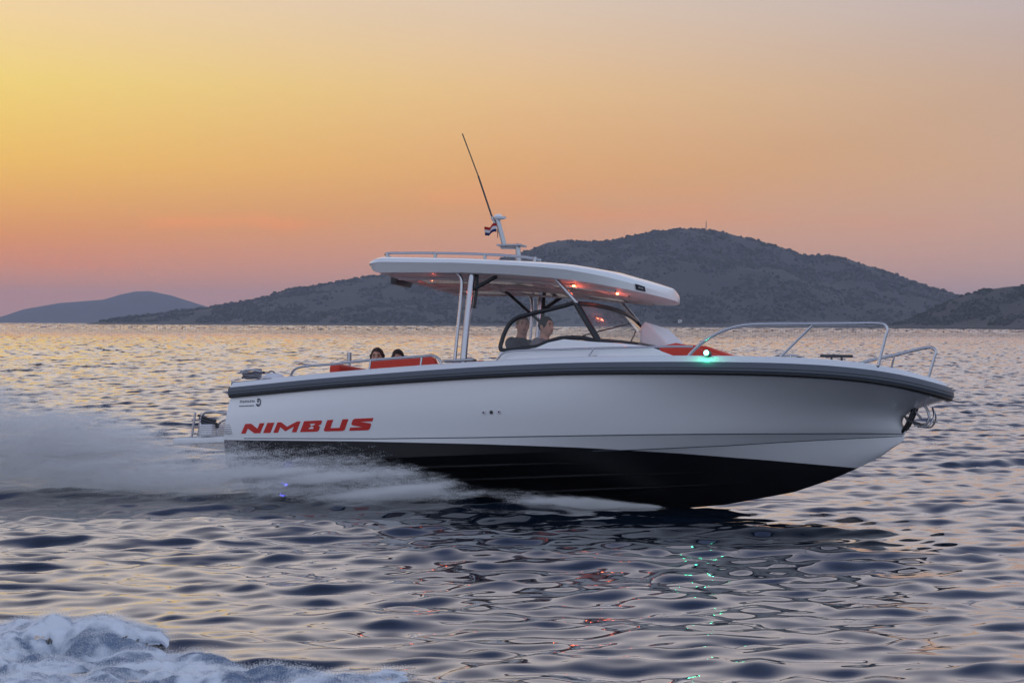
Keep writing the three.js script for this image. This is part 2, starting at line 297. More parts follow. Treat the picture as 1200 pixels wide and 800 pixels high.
{
  const top = [], low = [], nTop = 14;
  const upper = HALF.map((_, i) => Array.from({ length: nTop + 1 }, (_, j) => topside(i, j / nTop)));
  top.push(...both(loft(upper)));
  // below the knuckle: split along the painted line
  const section = (i) => { const p = []; for (let j = 0; j <= 8; j++) { const q = KEEL[i].clone().lerp(C2[i], j / 8); q.y -= 0.05 * Math.sin(j / 8 * Math.PI) * clamp((q.x - 5) / 3, 0, 1); p.push(q); } return [p, [C2[i], C1[i].clone().lerp(C2[i], 0.5), C1[i]]]; };
  const cut = (poly, below, n) => {                                 // the part of a polyline under or over the line, resampled
    const keep = [];
    for (let k = 0; k < poly.length; k++) {
      const p = poly[k], inside = below ? p.y <= paintY(p.x) : p.y >= paintY(p.x);
      if (k) { const q = poly[k - 1], inq = below ? q.y <= paintY(q.x) : q.y >= paintY(q.x); if (inq !== inside) { const f = (paintY(q.x) - q.y) / (p.y - q.y || 1e-6); keep.push(q.clone().lerp(p, clamp(f, 0, 1))); } }
      if (inside) keep.push(p);
    }
    if (!keep.length) keep.push(below ? poly[0] : poly[poly.length - 1]);
    const c = keep.length > 1 ? (t) => { const s = t * (keep.length - 1), a = Math.min(keep.length - 2, Math.floor(s)); return keep[a].clone().lerp(keep[a + 1], s - a); } : () => keep[0].clone();
    return Array.from({ length: n + 1 }, (_, j) => c(j / n));
  };
  for (const strip of [0, 1]) for (const below of [true, false]) {
    const rows = HALF.map((_, i) => cut(section(i)[strip], below, strip ? 3 : 8));
    (below ? low : top).push(...both(loft(rows)));
  }
  // transom
  const edge = [KEEL[0], C2[0], C1[0], topside(0, 0.5), HALF[0], V(0.0, 1.93, 1.30)], ring = [...edge, ...edge.slice(1).reverse().map((p) => V(p.x, p.y, -p.z))];
  const mid = V(-0.06, 1.1, 0), tg = new THREE.BufferGeometry(), tp = [];
  ring.forEach((p, i) => { const q = ring[(i + 1) % ring.length]; tp.push(p.x, p.y, p.z, q.x, q.y, q.z, mid.x, mid.y, mid.z); });
  tg.setAttribute('position', new THREE.Float32BufferAttribute(tp, 3)); tg.computeVertexNormals();
  obj('topsides', top, M.gel, boat); const bottom = obj('hull_bottom', low, M.bottom, boat); obj('transom', tg, M.gel, boat);
  // spray rails along the bottom
  const strake = (xa, xb, f0, f1) => {
    const rows = [];
    for (let k = 0; k <= 40; k++) {
      const x = lerp(xa, xb, k / 40); let i = 0; while (i < NG / 2 && KEEL[i].x < x) i++;
      const f = lerp(f0, f1, k / 40), a = KEEL[i], b = C2[i], e = 1 - k / 40 > 0.3 ? 1 : (1 - k / 40) / 0.3, p = a.clone().lerp(b, f), q = a.clone().lerp(b, Math.min(1, f + 0.05 * e + 0.002));
      p.y -= 0.05 * Math.sin(f * Math.PI) * clamp((p.x - 5) / 3, 0, 1); q.y -= 0.05 * Math.sin(f * Math.PI) * clamp((q.x - 5) / 3, 0, 1);
      rows.push([p.toArray(), [q.x, lerp(q.y, p.y - 0.005, e), q.z + 0.01 * e], [q.x, q.y + 0.01, q.z + 0.004]]);
    }
    return loft(rows, true);
  };
  for (const s of [1, -1]) for (const [xa, xb, f0, f1] of [[0, 6.5, 0.28, 0.38], [0, 6.1, 0.55, 0.60], [0, 5.0, 0.8, 0.80]]) { const g = strake(xa, xb, f0, f1); obj('strake', s > 0 ? g : mirror(g), M.bottom, bottom); }
  const seam = (C, w) => HALF.map((_, i) => { const c = C[i], o = Math.min(1, c.z * 4); return [[c.x, c.y - w, c.z - 0.004 * o], [c.x, c.y - w * 0.5, c.z + 0.004 * o], [c.x, c.y + w * 0.5, c.z + 0.005 * o], [c.x, c.y + w, c.z - 0.002 * o]]; });
  for (const [C, w, from] of [[C1, 0.007, 4], [C2, 0.006, 66]]) for (const sgn of [1, -1]) { const g = loft(seam(C, w).slice(from, 119), true); obj('hull_seam', sgn > 0 ? g : mirror(g), M.rub, boat); }
}
// --- rub rail: a broad grey band with a dark lower lip, right round the gunwale
const sweep = (profile) => GUN.map((g, i) => { const n = NORM[i]; return profile.map(([o, u]) => { const th = lerp(0.125, 0.142, clamp(g.x / 8.75, 0, 1)); return V(g.x + n.x * o, g.y + u * th, g.z + n.z * o); }); });
const rub = obj('rub_rail', crease(loft(sweep([[-0.01, 0.1], [0.055, 0.14], [0.068, 0.28], [0.062, 0.75], [0.045, 0.95], [-0.01, 1.0]]), true, true), 0.6), M.rub, boat);
obj('rub_strip', crease(loft(sweep([[-0.01, -0.10], [0.04, -0.06], [0.052, 0.02], [0.05, 0.11], [-0.01, 0.11]]), true, true), 0.6), M.rubDark, rub);
obj('rub_groove', crease(loft(sweep([[0.06, 0.42], [0.071, 0.44], [0.071, 0.47], [0.06, 0.49]]), true, true), 0.6), M.rubDark, rub);
// --- deck: gunwale cap, side decks, cockpit well
{
  const capIn = (g) => Math.max(0, Math.min(1.10, Math.abs(g.z) - 0.26)) * Math.sign(g.z || 1);
  const cap = GUN.map((g, i) => {
    const n = NORM[i], th = lerp(0.125, 0.142, clamp(g.x / 8.75, 0, 1)), y = g.y + th, inw = (d) => [g.x - n.x * d, g.z - n.z * d];
    const [ax, az] = inw(-0.02), [bx, bz] = inw(0.03), [cx, cz] = inw(0.07);
    return [[ax, y - 0.01, az], [bx, y + 0.055, bz], [cx, y + 0.075, cz], [g.x > 7.9 ? cx - 0.06 : cx, y + 0.082, g.x > 7.9 ? cz * 0.8 : capIn(g)]];
  });
  obj('gunwale_cap', loft(cap), M.deck, boat);
  const row = (x, y0) => { const z = hullZ(x, 1.72); return [-1, -0.6, 0, 0.6, 1].map((f) => [x, y0(x) + 0.03 * (1 - f * f), f * Math.max(0.05, z - 0.05)]); };
  const capY = (x) => { let i = 0; while (i < NG / 2 && HALF[i].x < x) i++; return HALF[i].y + 0.20; };
  const fore = [], aft = [];
  for (let x = 5.95; x <= 8.5; x += 0.15) fore.push(row(x, (q) => capY(q) - 0.01));
  for (let x = 0.0; x <= 0.62; x += 0.1) aft.push(row(x, (q) => capY(q) - 0.005));
  obj('foredeck', loft(fore), M.deck, boat); obj('aft_deck', loft(aft), M.deck, boat);
  const liner = [];
  for (const s of [1, -1]) { const rows = []; for (let k = 0; k <= 16; k++) { const x = 0.6 + k * 0.2875; rows.push([[x, capY(x), s * 1.10], [x, 1.4, s * 1.04], [x, 1.0, s * 0.94]]); } liner.push(loft(rows)); }
  liner.push(loft([[[0.6, 1.96, -1.1], [0.6, 1.96, 1.1]], [[0.6, 1.0, -0.94], [0.6, 1.0, 0.94]]]), loft([[[5.2, 1.95, -1.1], [5.2, 1.95, 1.1]], [[5.2, 1.0, -0.94], [5.2, 1.0, 0.94]]]));
  obj('cockpit_liner', liner, M.deck, boat);
  const sole = new THREE.Group(); sole.name = 'cockpit_sole'; boat.add(sole);
  for (let k = 0; k < 16; k++) obj('plank', box(4.56, 0.03, 0.11, 2.9, 0.99, -0.87 + k * 0.116, 0.004), M.teak, sole);
  const base = obj('sole_panel', box(4.58, 0.02, 1.86, 2.9, 0.964, 0, 0.004), M.black, sole); void base;
}
// --- swim platform with its boarding ladder
{
  const p = obj('swim_platform', box(1.0, 0.09, 2.1, -0.55, 1.2, 0, 0.03), M.gel, boat);
  for (let k = 0; k < 9; k++) obj('plank', box(0.9, 0.014, 0.2, -0.56, 1.254, -0.9 + k * 0.225, 0.004), M.teak, p);
  for (const z of [0.86, 1.0]) obj('ladder_rail', tube([[-0.80, 1.16, z], [-0.74, 1.56, z]], 0.016), M.steel, p);
  for (const y of [1.30, 1.39, 1.48]) obj('ladder_step', box(0.05, 0.02, 0.15, -0.77, y, 0.93, 0.006), M.steelDull, p);
  obj('grab_hoop', tube([[-0.66, 1.25, 0.98], [-0.66, 1.5, 0.98], [-0.60, 1.565, 0.98], [-0.30, 1.55, 0.98], [-0.1, 1.53, 0.98]], 0.017), M.steel, p);
  obj('grab_hoop', tube([[-0.42, 1.25, 0.94], [-0.42, 1.40, 0.94], [-0.34, 1.46, 0.94], [-0.1, 1.47, 0.94]], 0.014), M.steel, p);
  for (const [y0, dx] of [[1.53, 0], [1.49, 0.02], [1.45, 0.04]]) obj('folded_step', tube([[-0.70 + dx, y0, 0.98], [-0.44 + dx, y0 - 0.075, 0.98]], 0.017), M.dark, p);
  const crate = obj('step_box', box(0.20, 0.15, 0.3, -0.53, 1.33, 0.92, 0.015), M.cloth, p);
  for (let k = 0; k < 5; k++) obj('rib', box(0.205, 0.010, 0.304, -0.53, 1.275 + k * 0.028, 0.92, 0.003), M.steelDull, crate);
  const vent = new THREE.Group(); vent.name = 'transom_grille'; boat.add(vent);
  for (let k = 0; k < 6; k++) obj('slat', box(0.12, 0.012, 0.012, -0.01 - k * 0.003, 1.26 + k * 0.026, 1.345, 0.003), M.steelDull, vent);
}
// --- lettering on the hull side: each letter a shape in a unit box, slanted, wrapped on the topside
{
  const lettering = new THREE.Group(); lettering.name = 'lettering'; boat.add(lettering); lettering.userData.label = 'slanted red block letters on the hull side';
  const P = {
    a: [[[0, 0], [0.24, 0], [0.24, 0.52], [0.70, 0], [1, 0], [1, 1], [0.76, 1], [0.76, 0.46], [0.30, 1], [0, 1]]],
    b: [[[0, 0], [1, 0], [1, 1], [0, 1]]],
    c: [[[0, 0], [0.2, 0], [0.2, 0.55], [0.5, 0.12], [0.8, 0.55], [0.8, 0], [1, 0], [1, 1], [0.84, 1], [0.5, 0.55], [0.16, 1], [0, 1]]],
    d: [[[0, 0], [0.93, 0], [1, 0.1], [1, 0.42], [0.88, 0.54], [1, 0.66], [1, 0.92], [0.92, 1], [0, 1]], [[0.36, 0.26], [0.66, 0.26], [0.66, 0.42], [0.5, 0.5], [0.66, 0.6], [0.66, 0.74], [0.36, 0.74], [0.5, 0.5]]],
    e: [[[0.08, 0], [0.92, 0], [1, 0.1], [1, 1], [0.72, 1], [0.72, 0.28], [0.28, 0.28], [0.28, 1], [0, 1], [0, 0.1]]],
    f: [[[0, 0], [0.92, 0], [1, 0.1], [1, 0.46], [0.94, 0.56], [0.42, 0.72], [1, 0.72], [1, 1], [0.08, 1], [0, 0.9], [0, 0.56], [0.08, 0.46], [0.6, 0.27], [0, 0.27]]],
  };
  const word = [['a', 0, 0.152], ['b', 0.176, 0.232], ['c', 0.256, 0.437], ['d', 0.465, 0.607], ['e', 0.645, 0.806], ['f', 0.842, 0.995]];
  for (const [k, a, b] of word) {
    const [out, hole] = P[k], slant = 0.075, X0 = 0.20, LEN = 1.86;
    const at = ([u, v]) => { const x = X0 + LEN * lerp(a, b, u) + slant * v - slant * 0.2, f = clamp((x - 0.2) / 1.9, 0, 1); return new THREE.Vector2(x, lerp(1.248, 1.236, f) + v * lerp(0.118, 0.145, f)); };
    const fine = (ring) => ring.flatMap((p, i) => { const q = ring[(i + 1) % ring.length]; return [0, 0.34, 0.67].map((t) => at([lerp(p[0], q[0], t), lerp(p[1], q[1], t)])); });
    const s = new THREE.Shape(fine(out)); if (hole) s.holes.push(new THREE.Path(fine(hole)));
    const g = new THREE.ExtrudeGeometry(s, { depth: 0.004, bevelEnabled: false }), p = g.attributes.position;
    for (let i = 0; i < p.count; i++) p.setZ(i, hullZ(p.getX(i), p.getY(i)) + 0.001 + p.getZ(i));
    g.computeVertexNormals();
    obj('letter', g, M.redPrint, lettering);
  }
  // builder's mark near the stern: two lines of small type and a round emblem
  const mark = new THREE.Group(); mark.name = 'hull_badge'; boat.add(mark);
  const patch = (x, y, w, h) => box(w, h, 0.004, x, y, hullZ(x, y) + 0.002, 0.001);
  for (let k = 0; k < 9; k++) obj('small_letter', [patch(0.175 + k * 0.026, 1.647, 0.006, 0.03), patch(0.183 + k * 0.026, 1.658 - (k % 3) * 0.008, 0.012, 0.006)], M.print, mark);
  for (let k = 0; k < 11; k++) obj('small_letter', patch(0.172 + k * 0.0205, 1.592, 0.012, 0.013), M.print, mark);
  const ring = []; for (let k = 0; k <= 30; k++) { const a = (-150 + k * 9) * RAD; const x = 0.452 + 0.030 * Math.cos(a), y = 1.63 + 0.045 * Math.sin(a); ring.push([x, y, hullZ(x, y) + 0.002]); }
  obj('emblem', [tube(ring, 0.007, { radial: 5, seg: 40 }), patch(0.445, 1.645, 0.02, 0.03), patch(0.447, 1.603, 0.012, 0.02)], M.print, mark);
  for (const x of [3.603, 3.703, 3.803]) { const g = new THREE.CylinderGeometry(0.021, 0.021, 0.014, 16).rotateX(Math.PI / 2).translate(x, 1.395, hullZ(x, 1.395) + 0.004); const v = obj('hull_vent', g, x === 3.703 ? M.black : M.steel, boat); obj('vent_hole', new THREE.CylinderGeometry(0.012, 0.012, 0.005, 12).rotateX(Math.PI / 2).translate(x, 1.395, hullZ(x, 1.395) + 0.011), M.black, v); }
}
// --- console moulding round the helm
{
  const prof = [[3.68, 1.9], [3.66, 2.14], [3.92, 2.15], [4.14, 2.17], [4.30, 2.225], [4.5, 2.255], [4.93, 2.20], [5.2, 2.175], [5.55, 2.125], [5.86, 2.0], [5.96, 1.9]];
  for (const s of [1, -1]) obj('coaming', slab(prof, s > 0 ? 1.0 : -1.12, s > 0 ? 1.12 : -1.0, 0.02), M.gel, boat);
  const dash = [[4.55, 1.0], [4.50, 2.05], [4.62, 2.16], [4.95, 2.20], [5.25, 2.17], [5.55, 2.12], [5.84, 2.0], [5.9, 1.9], [5.9, 1.45], [5.1, 1.25], [5.05, 1.0]];
  const con = obj('helm_console', slab(dash, -1.0, 1.0, 0.03), M.gel, boat);
  obj('instrument_panel', box(0.02, 0.26, 0.8, 4.50, 1.88, 0.35, 0.005, 0.05), M.black, con);
  const wheel = obj('steering_wheel', new THREE.TorusGeometry(0.18, 0.014, 8, 32).rotateY(Math.PI / 2).rotateZ(0.5).translate(4.38, 1.86, 0.42), M.black, boat);
  obj('spoke', [0, 2.09, 4.19].map((a) => tube([[4.38, 1.86, 0.42], [4.38 - 0.09 * Math.cos(a), 1.86 + 0.15 * Math.cos(a), 0.42 + 0.18 * Math.sin(a)]], 0.008, { radial: 6 })), M.steel, wheel);
  obj('crease_line', box(0.62, 0.008, 0.008, 4.62, 2.03, 1.121, 0.003), M.dark, boat);
}
// --- windscreen: dark framed side panes and a raked front pane
{
  const frame = new THREE.Group(); frame.name = 'windscreen'; boat.add(frame);
  const zAt = (y) => lerp(1.07, 0.97, (y - 2.17) / 0.52);
  const side = [[3.665, 2.175], [3.67, 2.29], [3.70, 2.39], [3.757, 2.49], [3.836, 2.55], [4.02, 2.592], [4.25, 2.632], [4.45, 2.668], [4.603, 2.69], [4.70, 2.552], [4.81, 2.39], [4.925, 2.222], [4.72, 2.262], [4.47, 2.274], [4.30, 2.245], [4.139, 2.19], [3.915, 2.172]];
  for (const s of [1, -1]) {
    const ring = side.map(([x, y]) => [x, y, s * zAt(y)]);
    obj('side_frame', tube([...ring], s > 0 ? 0.027 : 0.009, { closed: true, seg: 140, radial: 8 }), M.black, frame);
    obj('corner_post', tube([[4.603, 2.69, s * zAt(2.69)], [4.925, 2.222, s * zAt(2.222)]], 0.038), M.black, frame);
    const shape = new THREE.ShapeGeometry(new THREE.Shape(side.map(([x, y]) => new THREE.Vector2(x, y)))), p = shape.attributes.position;
    for (let i = 0; i < p.count; i++) p.setZ(i, s * (zAt(p.getY(i)) - 0.004));
    shape.computeVertexNormals();
    obj('side_pane', shape, M.glass, frame);
  }
  const N = 24, topE = [], botE = [];
  for (let k = 0; k <= N; k++) { const f = k / N * 2 - 1, b = 1 - f * f; topE.push(V(4.603 + 0.10 * b, 2.69 + 0.035 * b, 0.972 * f)); botE.push(V(4.925 + 0.34 * b, 2.222 + 0.005 * b, 1.06 * f)); }
  const rows = topE.map((t, k) => Array.from({ length: 7 }, (_, j) => t.clone().lerp(botE[k], j / 6)));
  obj('front_pane', loft(rows), M.glass, frame);
  obj('front_frame', [tube(topE.map((p) => p.toArray()), 0.029, { seg: 48 }), tube(botE.map((p) => p.toArray()), 0.025, { seg: 48 })], M.black, frame);
  const w = obj('wiper', tube([[5.16, 2.245, 0.62], [5.05, 2.36, 0.25], [4.98, 2.46, 0.0]], 0.009, { radial: 6 }), M.black, frame);
  obj('wiper_base', box(0.1, 0.04, 0.14, 5.24, 2.20, 0.66, 0.015), M.black, w);
}
// --- hardtop
const roofTop = table([[1.86, 3.37], [2.08, 3.385], [3.2, 3.292], [4.1, 3.191], [4.55, 3.13], [4.98, 3.04], [5.25, 2.955], [5.45, 2.88], [5.54, 2.83]]);
const roofLow = table([[1.86, 3.215], [2, 3.203], [3.2, 3.126], [3.77, 3.069], [4.33, 2.993], [4.76, 2.925], [5.19, 2.845], [5.45, 2.80], [5.54, 2.785]]);
const roofW = (x) => x < 2.1 ? 1.08 + 0.14 * Math.sqrt(clamp(1 - Math.pow((2.1 - x) / 0.24, 2), 0, 1)) : x < 4.25 ? 1.22 : 1.22 * Math.pow(clamp(1 - Math.pow((x - 4.25) / 1.23, 2.3), 0, 1), 0.55);
const belly = (x) => 0.03 * Math.min(1, roofW(x) / 1.1) * sstep(1.84, 2.2, x);
{
  const xs = [1.86, 1.88, 1.92, 2.0, 2.1]; for (let x = 2.25; x < 4.3; x += 0.15) xs.push(x); for (let k = 0; k <= 26; k++) xs.push(4.3 + 1.179 * Math.sin(k / 26 * Math.PI / 2));
  const shell = [], lining = [];
  for (const x of xs) {
    const w = Math.max(0.02, roofW(x)), t = roofTop(x), l = roofLow(x), e = x < 1.95 ? 0.35 + 0.65 * (x - 1.86) / 0.09 : 1, m = lerp(l, t, 0.66);
    const half = [[0, lerp(m, t + 0.07, e)], [w * 0.5, lerp(m, t + 0.058, e)], [w * 0.8, lerp(m, t + 0.03, e)], [w * 0.93, lerp(m, t + 0.008, e)], [w * 0.975, lerp(m, t - 0.015, e)], [w, lerp(m, lerp(t, l, 0.36), e)], [w * 0.988, lerp(m, lerp(t, l, 0.46), e)], [w * 0.955, lerp(m, lerp(t, l, 0.82), e)], [w * 0.935, lerp(m, l, e)], [w * 0.90, lerp(m, l + 0.002, e)]];
    shell.push([...half.map(([z, y]) => [x, y, z]).reverse(), ...half.slice(1).map(([z, y]) => [x, y, -z])]);
    const h = [0.90, 0.7, 0.5, 0.25, 0, -0.25, -0.5, -0.7, -0.90].map((f) => [x, lerp(m, l + 0.002 - belly(x) * Math.min(1, (0.9 - Math.abs(f)) / 0.4), e), f * w]);
    lining.push(h);
  }
  const roof = obj('hardtop', crease(loft(shell, false), 0.35), M.gel, boat);
  obj('roof_lining', crease(loft(lining), 0.3), M.lining, roof);
  for (const f of [-0.62, -0.2, 0.2, 0.62]) obj('lining_rib', loft(xs.filter((x) => x > 2 && x < 5).map((x) => { const w = roofW(x), y = roofLow(x) - belly(x) * 1.02; return [[x, y + 0.01, f * w - 0.03], [x, y - 0.016, f * w - 0.018], [x, y - 0.016, f * w + 0.018], [x, y + 0.01, f * w + 0.03]]; })), M.lining, roof);
  obj('aft_lip', crease(loft([shell[0], shell[0].map((p) => [p[0] + 0.02, 3.3, p[2] * 0.9])]), 0.3), M.gel, roof);
  { const end = [...shell[shell.length - 1], ...lining[lining.length - 1].slice(1, -1).reverse()], tip = [5.484, roofLow(5.54) + 0.02, 0]; obj('nose_cap', loft([end, end.map(() => tip)], true), M.gel, roof); }
  // dark roof hatches let into the lining, each in a raised frame
  const under = (x) => roofLow(x) - belly(x) - 0.006;
  const hatch = (x0, x1, z0, z1) => {
    const q = [[x0 + 0.08, z0], [x1 - 0.08, z0], [x1, z0 + Math.sign(z1 - z0) * 0.14], [x1, z1], [x0, z1], [x0, z0 + Math.sign(z1 - z0) * 0.14]];
    const f = obj('hatch_frame', tube(q.map(([x, z]) => [x, under(x, z), z]), 0.014, { closed: true, straight: false, seg: 48, radial: 6 }), M.lining, roof);
    const s = loft([[[x0 + 0.05, under(x0), z0], [x0, under(x0), z1]], [[x1 - 0.05, under(x1), z0], [x1, under(x1), z1]]]);
    obj('roof_hatch', s, M.smoke, f);
  };
  for (const [a, b] of [[2.3, 2.98], [3.16, 3.86], [4.04, 4.66]]) { hatch(a, b, 0.74, 0.06); hatch(a, b, -0.74, -0.06); }
  obj('overhead_box', crease(slab([[1.90, 3.14], [1.99, 3.13], [2.02, 3.22], [1.90, 3.23]], 0.22, 0.62, 0.02), 0.5), M.dark, roof);
  // roof rails on the top, with feet
  for (const s of [1, -1]) {
    const rail = obj('roof_rail', tube([[2.0, 3.44, s * 0.80], [2.0, 3.466, s * 0.93], [2.3, 3.452, s * 0.95], [2.71, 3.424, s * 0.95], [3.39, 3.362, s * 0.95], [3.95, 3.288, s * 0.95], [4.12, 3.245, s * 0.94]], 0.017, { seg: 60 }), M.steel, roof);
    for (const x of [2.04, 2.71, 3.39, 4.06]) obj('rail_foot', [tube([[x, roofTop(x) - 0.02, s * 0.96], [x, roofTop(x) + 0.075, s * 0.95]], 0.022)], M.steelDull, rail);
  }
  const skin = (x0, x1, a, b, out) => { const rows = []; for (let k = 0; k <= 8; k++) { const x = lerp(x0, x1, k / 8), w = roofW(x), h = [a, b].map((f) => { const zz = lerp(w, w * 0.955, clamp((f - 0.36) / 0.46, 0, 1)); return [x + out * 0.75, lerp(roofTop(x), roofLow(x), f), zz + out * 0.9]; }); rows.push(h); } return loft(rows); };
  const plate = obj('badge_plate', skin(5.25, 5.325, 0.30, 0.86, 0.008), M.black, roof);
  obj('badge_mark', skin(5.272, 5.308, 0.50, 0.66, 0.012), M.steel, plate);
  // supports
  for (const s of [1, -1]) {
    const leg = obj('hardtop_leg', tube([[3.152, 1.95, s * 1.06], [3.165, 2.2, s * 1.05], [3.255, 3.14, s * 1.02]], 0.042, { radial: 14 }), M.steel, boat);
    obj('leg_fairing', tube([[3.275, 2.72, s * 1.0], [3.30, 2.95, s * 0.99], [3.305, 3.12, s * 0.99]], 0.02), M.black, leg);
    obj('leg_plate', box(0.42, 0.03, 0.12, 3.11, 2.065, s * 1.07, 0.012), M.steelDull, leg);
    obj('grab_pole', tube([[3.03, 1.95, s * 1.06], [3.06, 2.3, s * 1.05], [3.116, 3.0, s * 1.03], [3.105, 3.085, s * 1.03], [3.06, 3.135, s * 1.03], [2.95, 3.15, s * 1.03], [2.6, 3.185, s * 1.03]], 0.021, { seg: 70 }), M.steel, boat);
    obj('brace', tube([[3.29, 2.94, s * 1.02], [3.55, 3.07, s * 0.98]], 0.024), M.black, boat);
    obj('front_strut', tube([[4.35, 3.0, s * 1.0], [4.614, 2.70, s * 0.985]], 0.026), M.steel, boat);
  }
  obj('cross_brace', tube([[3.0, 3.16, -0.3], [3.24, 2.78, -0.98]], 0.02), M.black, boat);
  // lamps under the hardtop; the aft one is added for red glints on the water
  const red = new THREE.Color(1, 0.13, 0.07), bulb = mat(0.9, 0.3, 0.2, 0.4, { emissive: new THREE.Color(1, 0.2, 0.07), emissiveIntensity: 24 });
  for (const [x, z] of [[4.50, 0.80], [4.90, 0.40], [2.5, 0.62]]) {
    const y = roofLow(x) - belly(x) - 0.012 + (x < 3 ? 0.006 : 0), lamp = obj('roof_lamp', new THREE.CylinderGeometry(0.03, 0.034, 0.014, 16).translate(x, y + 0.016, z), M.steelDull, boat);
    obj('lamp_lens', ball(x < 3 ? 0.006 : 0.017, x, y + 0.004, z, 1, 0.7, 1), bulb, lamp);
    const l = new THREE.PointLight(red, 0.05); l.position.set(x, y - 0.07, z); l.castShadow = true; boat.add(l);
  }
  obj('lamp_bracket', tube([[4.40, 2.93, 0.62], [4.56, 3.0, 0.72]], 0.014), M.steelDull, boat);
}
// --- mast with whip antenna, dome and all-round light
{
  const mast = obj('antenna_mast', [tube([[3.41, 3.3, 0], [3.385, 3.61, 0]], 0.034), box(0.36, 0.022, 0.16, 3.30, 3.62, 0, 0.01, -0.06), tube([[3.20, 3.63, 0], [3.10, 3.98, 0]], 0.032), tube([[3.16, 3.6, 0], [3.34, 3.585, 0]], 0.014)], M.steelDull, boat);
  obj('whip_antenna', [tube([[3.05, 3.94, 0], [2.83, 4.55, 0]], 0.012, { radial: 8 }), tube([[2.83, 4.55, 0], [2.60, 5.122, 0]], 0.008, { radial: 8 })], M.dark, mast);
  obj('antenna_ferrule', tube([[3.075, 3.9, 0], [3.03, 4.0, 0]], 0.02), M.steelDull, mast);
  obj('dome', [ball(0.055, 3.115, 4.005, 0, 1, 0.6, 1), new THREE.CylinderGeometry(0.085, 0.06, 0.02, 20).translate(3.14, 3.985, 0)], M.gel, mast);
}
// --- rails
for (const s of [1, -1]) {
  const z = (x) => Math.max(0.3, hullZ(x, 1.75) - 0.14);
  const bow = [[6.08, 1.93], [6.20, 2.05], [6.33, 2.145], [6.52, 2.235], [6.75, 2.285], [7.0, 2.29], [7.56, 2.268], [8.0, 2.252], [8.24, 2.245], [8.33, 2.225], [8.355, 2.17], [8.33, 2.08], [8.25, 1.78]].map(([x, y]) => [x, y, s * (x > 8 ? lerp(1.13, 1.07, (x - 8) / 0.36) : Math.min(1.3, lerp(1.27, 1.13, clamp((x - 6) / 2, 0, 1))))]);
  const low = [[7.1, 1.86, -1.2], [7.2, 2.0, -1.2], [7.49, 2.074, -1.17], [7.86, 2.138, -1.15], [8.25, 2.206, -1.12], [8.34, 2.205, -1.11], [8.385, 2.16, -1.1], [8.36, 2.06, -1.09], [8.28, 1.80, -1.08]];
  const rail = obj('bow_rail', tube(s > 0 ? bow : low, 0.02, { seg: 110 }), M.steel, boat);
  obj('stanchion', tube(s > 0 ? [[7.15, 1.88, 1.22], [7.55, 2.265, 1.16]] : [[7.79, 1.86, -1.17], [7.87, 2.135, -1.15]], 0.015), M.steel, rail);
  const grab = obj('grab_rail', tube([[3.64, 1.98, s * 1.2], [3.70, 2.07, s * 1.2], [3.78, 2.118, s * 1.2], [4.536, 2.122, s * 1.2], [5.395, 2.102, s * 1.21], [5.9, 2.085, s * 1.25], [6.16, 2.07, s * 1.27]], 0.013, { seg: 80 }), M.steel, boat);
  obj('stanchion', tube([[4.84, 1.98, s * 1.22], [4.92, 2.11, s * 1.205]], 0.011), M.steel, grab);
  const aft = obj('aft_rail', tube([[0.85, 1.93, s * 1.26], [0.88, 2.0, s * 1.27], [0.95, 2.045, s * 1.28], [1.5, 2.075, s * 1.28], [2.0, 2.098, s * 1.28], [2.7, 2.113, s * 1.28], [2.86, 2.115, s * 1.28], [2.94, 2.07, s * 1.28], [3.0, 1.95, s * 1.28]], 0.017, { seg: 80 }), M.steel, boat);
  for (const x of [2.0, 2.706]) obj('stanchion', tube([[x - 0.02, 1.93, s * 1.285], [x, 2.1, s * 1.28]], 0.014), M.steel, aft);
}
// --- cleat and bow table post on the foredeck
{
  const c = obj('foredeck_handle', [tube([[7.30, 2.04, 0], [7.66, 2.02, 0]], 0.018), tube([[7.42, 1.86, 0], [7.42, 2.03, 0]], 0.013), tube([[7.54, 1.86, 0], [7.54, 2.025, 0]], 0.013)], M.dark, boat); void c;
  for (const s of [1, -1]) obj('deck_cleat', [tube([[7.22, 1.925, s * 1.2], [7.36, 1.92, s * 1.18]], 0.013), tube([[7.29, 1.86, s * 1.19], [7.29, 1.925, s * 1.19]], 0.014)], M.steel, boat);
}
